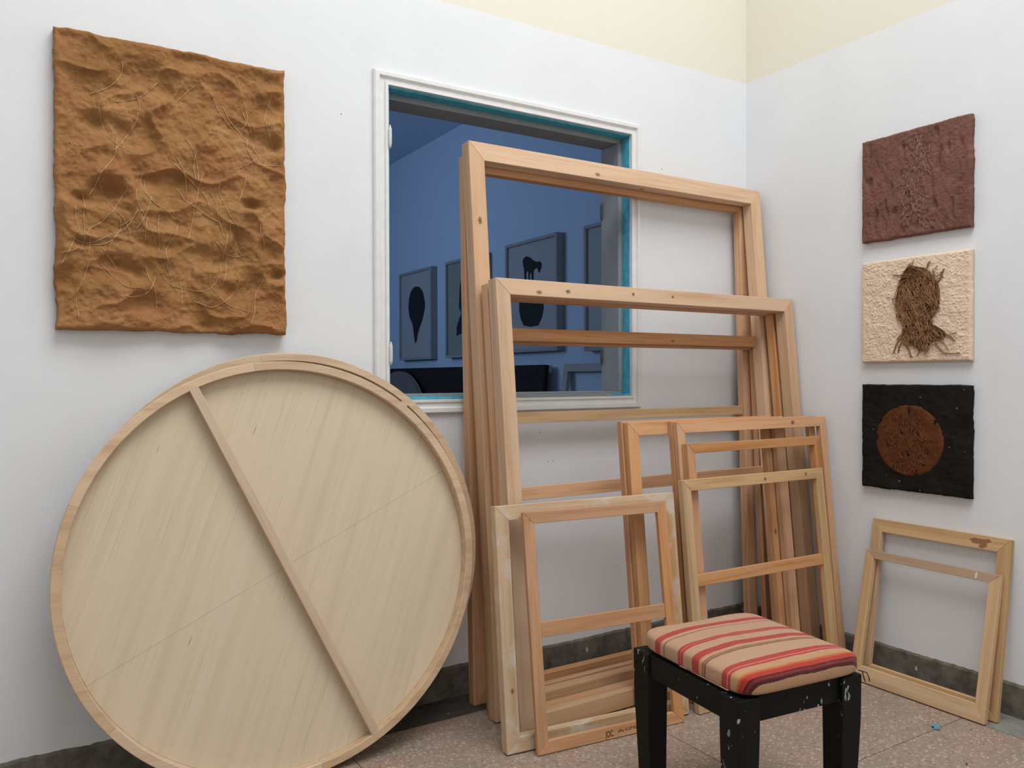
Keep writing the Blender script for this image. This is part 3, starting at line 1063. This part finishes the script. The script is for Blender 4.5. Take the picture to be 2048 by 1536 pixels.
FIB = plain('brown_root_fibre', (0.285, 0.148, 0.072), 0.85, 0.15, 0.45, 45)
FIBD = plain('dark_root_mass', (0.105, 0.052, 0.026), 0.9, 0.1, 0.3, 40)
cu, cv_ = 0.54, 0.52
small = [(cu + (a - cu) * 0.95, cv_ + (b - cv_) * 0.97) for a, b in HEAD]
add('fibre_mass', prism([(a * RW, b * HC) for a, b in small], -0.0325, -0.024), FIBD, r)
random.seed(5)
paths = []
n_try = 0
while len(paths) < 420 and n_try < 6000:
    n_try += 1
    u, v = random.uniform(0.31, 0.83), random.uniform(0.08, 0.93)
    if not inside((u, v), HEAD):
        continue
    if v > 0.30:
        ang = -PI / 2 + (u - 0.54) * -0.9 * (1 if v > 0.5 else -0.5) + random.gauss(0, 0.28)
        if random.random() < 0.25:
            ang += random.uniform(-1.3, 1.3)
        if v > 0.80:
            ang = math.atan2(-(u - 0.55) * 1.0 - 0.15, 0.3 * (1 if u > 0.5 else -1) * (v - 0.7) * 4) + random.gauss(0, 0.3)
    else:
        ang = -PI / 2 + (u - 0.53) * 3.4 + random.gauss(0, 0.25)
    y = -0.0335 - random.uniform(0, 0.005)
    pts = []
    da = random.uniform(-0.10, 0.10)
    for k in range(random.randint(6, 16)):
        pts.append((u * RW, y + random.uniform(-0.0006, 0.0006), v * HC))
        ang += da
        u += math.cos(ang) * 0.0065 / RW
        v += math.sin(ang) * 0.0065 / HC
        if not inside((u, v), HEAD):
            if random.random() < 0.75:
                break
    if len(pts) > 3:
        paths.append(pts)
for st in STRAY:
    for rep in range(2):
        pts = []
        o = random.uniform(-0.012, 0.012) if rep else 0
        for i in range(len(st) - 1):
            for k in range(4):
                f = k / 4
                pts.append(((st[i][0] * (1 - f) + st[i + 1][0] * f + o) * RW, -0.031, (st[i][1] * (1 - f) + st[i + 1][1] * f + o * 0.5) * HC))
        pts.append(((st[-1][0] + o) * RW, -0.030, st[-1][1] * HC))
        paths.append(pts)
add('fibre_strands', tube_mesh(paths, 0.0015, 4), FIB, r, kind='stuff')

# black with rust disc
ZB0, HB = 0.781, 0.434


def h_black(u, v):
    p = Vector((u * RW, v * HB, 6.0))
    h = 0.003 * noise.fractal(p * 30, 0.8, 2, 3)
    c = noise.noise(p * 46)
    return h + 0.006 * max(0, c - 0.3)


r = wall_piece('black_relief', 'black relief with a rust-brown disc, bottom of the column', ZB0)
add('relief_panel', slab(RW, HB, 0.028, 110, 100, h_black, edge), rough_mat('black_crust', (0.010, 0.0085, 0.007), (0.022, 0.0195, 0.016), 10, 60, 0.6, (1, 1, 1), (0.22, 0.20, 0.17)), r, smooth=True)
DU, DV, DRU = 0.466, 0.478, 0.313 * RW
bm = bmesh.new()
nr_, na = 26, 96
rings = []
for i in range(nr_ + 1):
    rr = DRU * i / nr_
    ring = []
    for k in range(na):
        a = 2 * PI * k / na
        wob = 1 + 0.012 * noise.noise(Vector((math.cos(a) * 6, math.sin(a) * 6, 1)))
        x, z = DU * RW + rr * wob * math.cos(a), DV * HB + rr * wob * math.sin(a)
        p = Vector((x, z, 3))
        h = 0.003 * noise.fractal(Vector((x * 45, z * 26, 1)), 0.8, 2, 3) + 0.0018 * noise.noise(p * 130)
        cr = noise.noise(Vector((x * 30, z * 12, 9)))
        h -= 0.012 * max(0, cr - 0.3) if abs(x - DU * RW + 0.02) < 0.06 else 0
        ring.append(bm.verts.new((x, (-0.0310 - h) if i < nr_ else -0.028, z)))
        if i == 0:
            break
    rings.append(ring)
for k in range(na):
    bm.faces.new((rings[0][0], rings[1][k], rings[1][(k + 1) % na]))
for i in range(1, nr_):
    for k in range(na):
        bm.faces.new((rings[i][k], rings[i + 1][k], rings[i + 1][(k + 1) % na], rings[i][(k + 1) % na]))
RUST = rough_mat('rust_earth', (0.095, 0.030, 0.012), (0.160, 0.056, 0.023), 16, 70, 0.9)
add('rust_disc', bm_mesh(bm), RUST, r, smooth=True)
random.seed(31)
paths = []
for k in range(90):
    a, rr = random.uniform(0, 2 * PI), DRU * math.sqrt(random.random()) * 0.9
    x, z = DU * RW + rr * math.cos(a) * 0.7 - 0.012, DV * HB + rr * math.sin(a)
    ang = -PI / 2 + random.uniform(-0.7, 0.7)
    pts = []
    da = random.uniform(-0.2, 0.2)
    for q in range(random.randint(4, 9)):
        pts.append((x, -0.0345, z))
        ang += da
        x += 0.005 * math.cos(ang)
        z += 0.005 * math.sin(ang)
        if math.hypot(x - DU * RW, z - DV * HB) > DRU * 0.95:
            break
    if len(pts) > 2:
        paths.append(pts)
add('rust_fibres', tube_mesh(paths, 0.0014, 4), plain('rust_fibre', (0.185, 0.070, 0.031), 0.85, 0.15, 0.2, 60), r, kind='stuff')


# ------------------------------------------------------------------ stool
def black_paint():
    m = NT('chipped_black_paint', 0.5, 0.16)
    v, _ = m.random_vec(m.obj(), 9.0)
    n1 = m.noise(v, 8, 4)
    c = m.ramp(n1, [(0.3, (0.0045, 0.0052, 0.0045)), (0.7, (0.0085, 0.0095, 0.008))])
    sp = m.noise(m.mapping(v, (30, 30, 16)), 1.0, 5, 0.6, 0.8)
    sep = m.n('ShaderNodeSeparateXYZ')
    m.link(m.obj(), sep.inputs[0])
    hi = m.step(sep.outputs[2], 0.20, 0.46)
    blob = m.step(m.math('ADD', sp, m.math('MULTIPLY', hi, 0.05)), 0.70, 0.715)
    vo = m.voro(m.mapping(v, (55, 55, 36)), 1.0)
    cs = m.n('ShaderNodeSeparateColor')
    m.link(vo.outputs['Color'], cs.inputs[0])
    dots = m.math('MULTIPLY', m.math('LESS_THAN', vo.outputs['Distance'], 0.16), m.math('GREATER_THAN', cs.outputs[0], 0.94))
    c = m.mix(m.math('MAXIMUM', m.math('MULTIPLY', blob, 0.8), m.math('MULTIPLY', dots, 0.8)), c, (0.52, 0.54, 0.52))
    m.color(c)
    m.bump(n1, 0.2, 0.004)
    return m.m


BLK = black_paint()
SX, SD, SH = 0.428, 0.450, 0.450
stool = empty('stool', (-1.3715, -1.213, 0), (0, 0, math.radians(-6.0)))
tag(stool, 'black wooden stool with paint splashes and striped woven cushion', 'stool')


def leg_mesh(sx, sy):
    bm = bmesh.new()
    hx, hy = SX / 2, SD / 2
    vv = []
    for z, wd, ins in ((0.0, 0.054, 0.014), (0.33, 0.070, 0.001), (SH, 0.073, 0.0)):
        xo, yo = sx * (hx - ins), sy * (hy - ins)
        xi, yi = xo - sx * wd, yo - sy * wd
        vv.append([bm.verts.new(p) for p in ((xo, yo, z), (xi, yo, z), (xi, yi, z), (xo, yi, z))])
    for i in range(2):
        for k in range(4):
            bm.faces.new((vv[i][k], vv[i][(k + 1) % 4], vv[i + 1][(k + 1) % 4], vv[i + 1][k]))
    bm.faces.new(vv[0])
    bm.faces.new(vv[2][::-1])
    return bm_mesh(bm, 'leg', 0.002)


for sx in (-1, 1):
    for sy in (-1, 1):
        add('leg', leg_mesh(sx, sy), BLK, stool)
A0 = SH - 0.066
for sy in (-1, 1):
    y = sy * (SD / 2 - 0.012)
    add('apron', box(-SX / 2 + 0.0735, SX / 2 - 0.0735, min(y, y - sy * 0.022), max(y, y - sy * 0.022), A0, SH - 0.001, 0.001), BLK, stool)
for sx in (-1, 1):
    x = sx * (SX / 2 - 0.008)
    add('apron', box(min(x, x - sx * 0.022), max(x, x - sx * 0.022), -SD / 2 + 0.0735, SD / 2 - 0.0735, A0, SH - 0.001, 0.001), BLK, stool)
add('seat_board', box(-SX / 2 + 0.075, SX / 2 - 0.075, -SD / 2 + 0.075, SD / 2 - 0.075, SH - 0.014, SH - 0.001, 0.001), BLK, stool)

# cushion: rounded, lumpy pad; stripe coordinate stored per vertex
bm = bmesh.new()
na, nb = 96, 40
cx0, cx1, cy0, cy1 = -SX / 2 + 0.010, SX / 2 + 0.008, -SD / 2 - 0.012, SD / 2 - 0.008
ccx, ccy, ax_, ay_ = (cx0 + cx1) / 2, (cy0 + cy1) / 2, (cx1 - cx0) / 2, (cy1 - cy0) / 2
zc, az = SH + 0.030, 0.033
e1, e2 = 0.42, 0.26


def sgp(v, e):
    return math.copysign(abs(v) ** e, v)


rings = []
for j in range(nb + 1):
    ph = -PI / 2 + PI * j / nb
    ring = []
    for i in range(na):
        th = 2 * PI * i / na
        cp = sgp(math.cos(ph), e1)
        x = ccx + ax_ * cp * sgp(math.cos(th), e2)
        y = ccy + ay_ * cp * sgp(math.sin(th), e2)
        z = zc + az * sgp(math.sin(ph), e1)
        if z > zc:
            k = max(0, 1 - ((x - ccx) / ax_) ** 2) * max(0, 1 - ((y - ccy) / ay_) ** 2)
            z += 0.010 * k + 0.006 * noise.noise(Vector((x * 8, y * 8, 1)))
        else:
            z = max(z, SH + 0.0005)
        ring.append(bm.verts.new((x, y, z)))
    rings.append(ring)
for j in range(nb):
    for i in range(na):
        bm.faces.new((rings[j][i], rings[j][(i + 1) % na], rings[j + 1][(i + 1) % na], rings[j + 1][i]))
bm.faces.new(rings[0])
bm.faces.new(rings[-1])
bmesh.ops.remove_doubles(bm, verts=bm.verts, dist=1e-5)
cme = bm_mesh(bm, 'cushion')
att = cme.attributes.new('stripe', 'FLOAT', 'POINT')
for v_ in cme.vertices:
    s = (SD / 2) - 0.006 - v_.co.y                             # from the rear edge forward
    f = min(1, max(0, (s - (SD - 0.045)) / 0.05))
    s += f * max(0, (SH + 0.066 - v_.co.z)) * 0.85
    att.data[v_.index].value = s


def stripe_material():
    m = NT('striped_wool', 0.95, 0.08)
    a = m.n('ShaderNodeAttribute', attribute_name='stripe')
    s = a.outputs['Fac']
    wob = m.math('MULTIPLY', m.math('SUBTRACT', m.noise(m.obj(), 9, 3), 0.5), 0.015)
    fuzz = m.math('MULTIPLY', m.math('SUBTRACT', m.noise(m.obj(), 150, 2), 0.5), 0.003)
    s = m.math('ADD', m.math('ADD', s, wob), fuzz)
    s = m.math('MULTIPLY', s, 1 / 0.52)
    TAN, RED, PINK = (0.47, 0.28, 0.175), (0.40, 0.052, 0.045), (0.58, 0.19, 0.15)
    BRN, ORA, DRK, TN2 = (0.20, 0.095, 0.055), (0.50, 0.225, 0.095), (0.085, 0.020, 0.020), (0.48, 0.275, 0.145)
    k_ = 0.985
    bands = [(0.0, TAN), (0.087, RED), (0.112, TAN), (0.127, BRN), (0.131, TAN), (0.192, RED), (0.205, PINK), (0.208, RED), (0.217, TAN),
             (0.256, RED), (0.284, TN2), (0.299, BRN), (0.303, (0.36, 0.20, 0.12)), (0.307, BRN), (0.312, TAN), (0.372, RED), (0.390, PINK), (0.394, RED), (0.404, TN2), (0.425, ORA), (0.433, (0.46, 0.12, 0.045)), (0.440, (0.41, 0.045, 0.03)), (0.458, DRK), (0.465, (0.20, 0.03, 0.03)), (0.476, DRK), (0.486, TN2)]
    # a colour ramp holds 32 stops; constant steps give woven edges
    c = m.ramp(s, [(p * k_ / 0.52, col) for p, col in bands], 'CONSTANT')
    n = m.noise(m.obj(), 30, 4)
    c = m.mix(m.math('MULTIPLY', m.step(n, 0.55, 0.8), 0.25), c, (0.30, 0.17, 0.10))
    vo = m.voro(m.obj(), 14)
    cs = m.n('ShaderNodeSeparateColor')
    m.link(vo.outputs['Color'], cs.inputs[0])
    st = m.math('MULTIPLY', m.math('LESS_THAN', vo.outputs['Distance'], 0.07), m.math('GREATER_THAN', cs.outputs[0], 0.7))
    c = m.mix(m.math('MULTIPLY', st, 0.5), c, (0.12, 0.08, 0.05))
    m.color(c)
    wv = m.noise(m.mapping(m.obj(), (160, 420, 200)), 1.0, 2)
    m.bump(wv, 0.35, 0.002)
    m.b.inputs['Sheen Weight'].default_value = 0.15
    return m.m


add('cushion', cme, stripe_material(), stool, smooth=True)
THR = plain('dark_wool_thread', (0.02, 0.012, 0.012), 0.9, 0.1)
xr, yr = cx1 - 0.010, -SD / 2 + 0.006
for k, (dx, dy) in enumerate(((0.010, -0.004), (0.018, -0.006))):
    x_ = SX / 2 + 0.005
    pts = [(x_ - 0.012, yr, SH + 0.010), (x_ + 0.003 + k * 0.003, yr - k * 0.012, SH + 0.004), (x_ + 0.007 + k * 0.006, yr - k * 0.012, SH - 0.008), (x_ + (0.012 if k else 0.014), yr - k * 0.016, SH - 0.026 + k * 0.006)]
    add('thread', tube_mesh([pts], 0.0014, 5), THR, stool)

# ------------------------------------------------------------------ litter on the floor
scrap = bmesh.new()
random.seed(8)
g = [[scrap.verts.new((i * 0.011 - 0.028, j * 0.009 - 0.016 + 0.003 * random.random(), 0.0015 + 0.007 * random.random() * (1 if 0 < i < 5 else 0.3))) for i in range(6)] for j in range(4)]
for j in range(3):
    for i in range(5):
        if (i, j) not in ((0, 2), (4, 0)):
            scrap.faces.new((g[j][i], g[j][i + 1], g[j + 1][i + 1], g[j + 1][i]))
ret = bmesh.ops.extrude_face_region(scrap, geom=list(scrap.faces))
for v_ in [e for e in ret['geom'] if isinstance(e, bmesh.types.BMVert)]:
    v_.co.z += 0.0008
o = add('paper_scrap', bm_mesh(scrap), plain('blue_paper', S(110, 150, 170), 0.8, 0.2, 0.15, 50), loc=(-0.330, -1.165, 0.0), rot=(0, 0, 0.4))
tag(o, 'crumpled scrap of blue paper on the floor by the right wall', 'scrap')
CHIP = plain('dark_wood_chip', (0.13, 0.07, 0.045), 0.85, 0.15)
CHIPL = plain('pale_plaster_crumb', (0.62, 0.58, 0.52), 0.85, 0.15)


def crumb(loc, rz, L, lab, mat, nm):
    me = prism([(-L / 2, 0), (-L * 0.2, L * 0.16), (L * 0.3, L * 0.12), (L / 2, 0.0005)], -L * 0.12, L * 0.12)
    tag(add(nm, me, mat, loc=loc, rot=(0, 0, rz)), lab, 'debris', 'crumbs on the floor')


crumb((-0.515, -1.375, 0), 0.5, 0.022, 'dark wood chip on the terrazzo nearest the bottom right', CHIP, 'wood_chip')
crumb((-0.245, -1.245, 0), 0.2, 0.012, 'dark speck of wood on the cement border by the two leaning frames', CHIP, 'wood_chip')
crumb((-0.955, -0.80, 0), 0.9, 0.012, 'dark wood chip seen between the stool legs', CHIP, 'wood_chip')
crumb((-0.40, -0.925, 0), 0.1, 0.012, 'pale crumb on the floor left of the two frames on the right wall', CHIPL, 'plaster_crumb')
crumb((-1.745, -0.135, 0), 0.4, 0.010, 'pale crumb in the shade between round panel and tall frames', CHIPL, 'plaster_crumb')
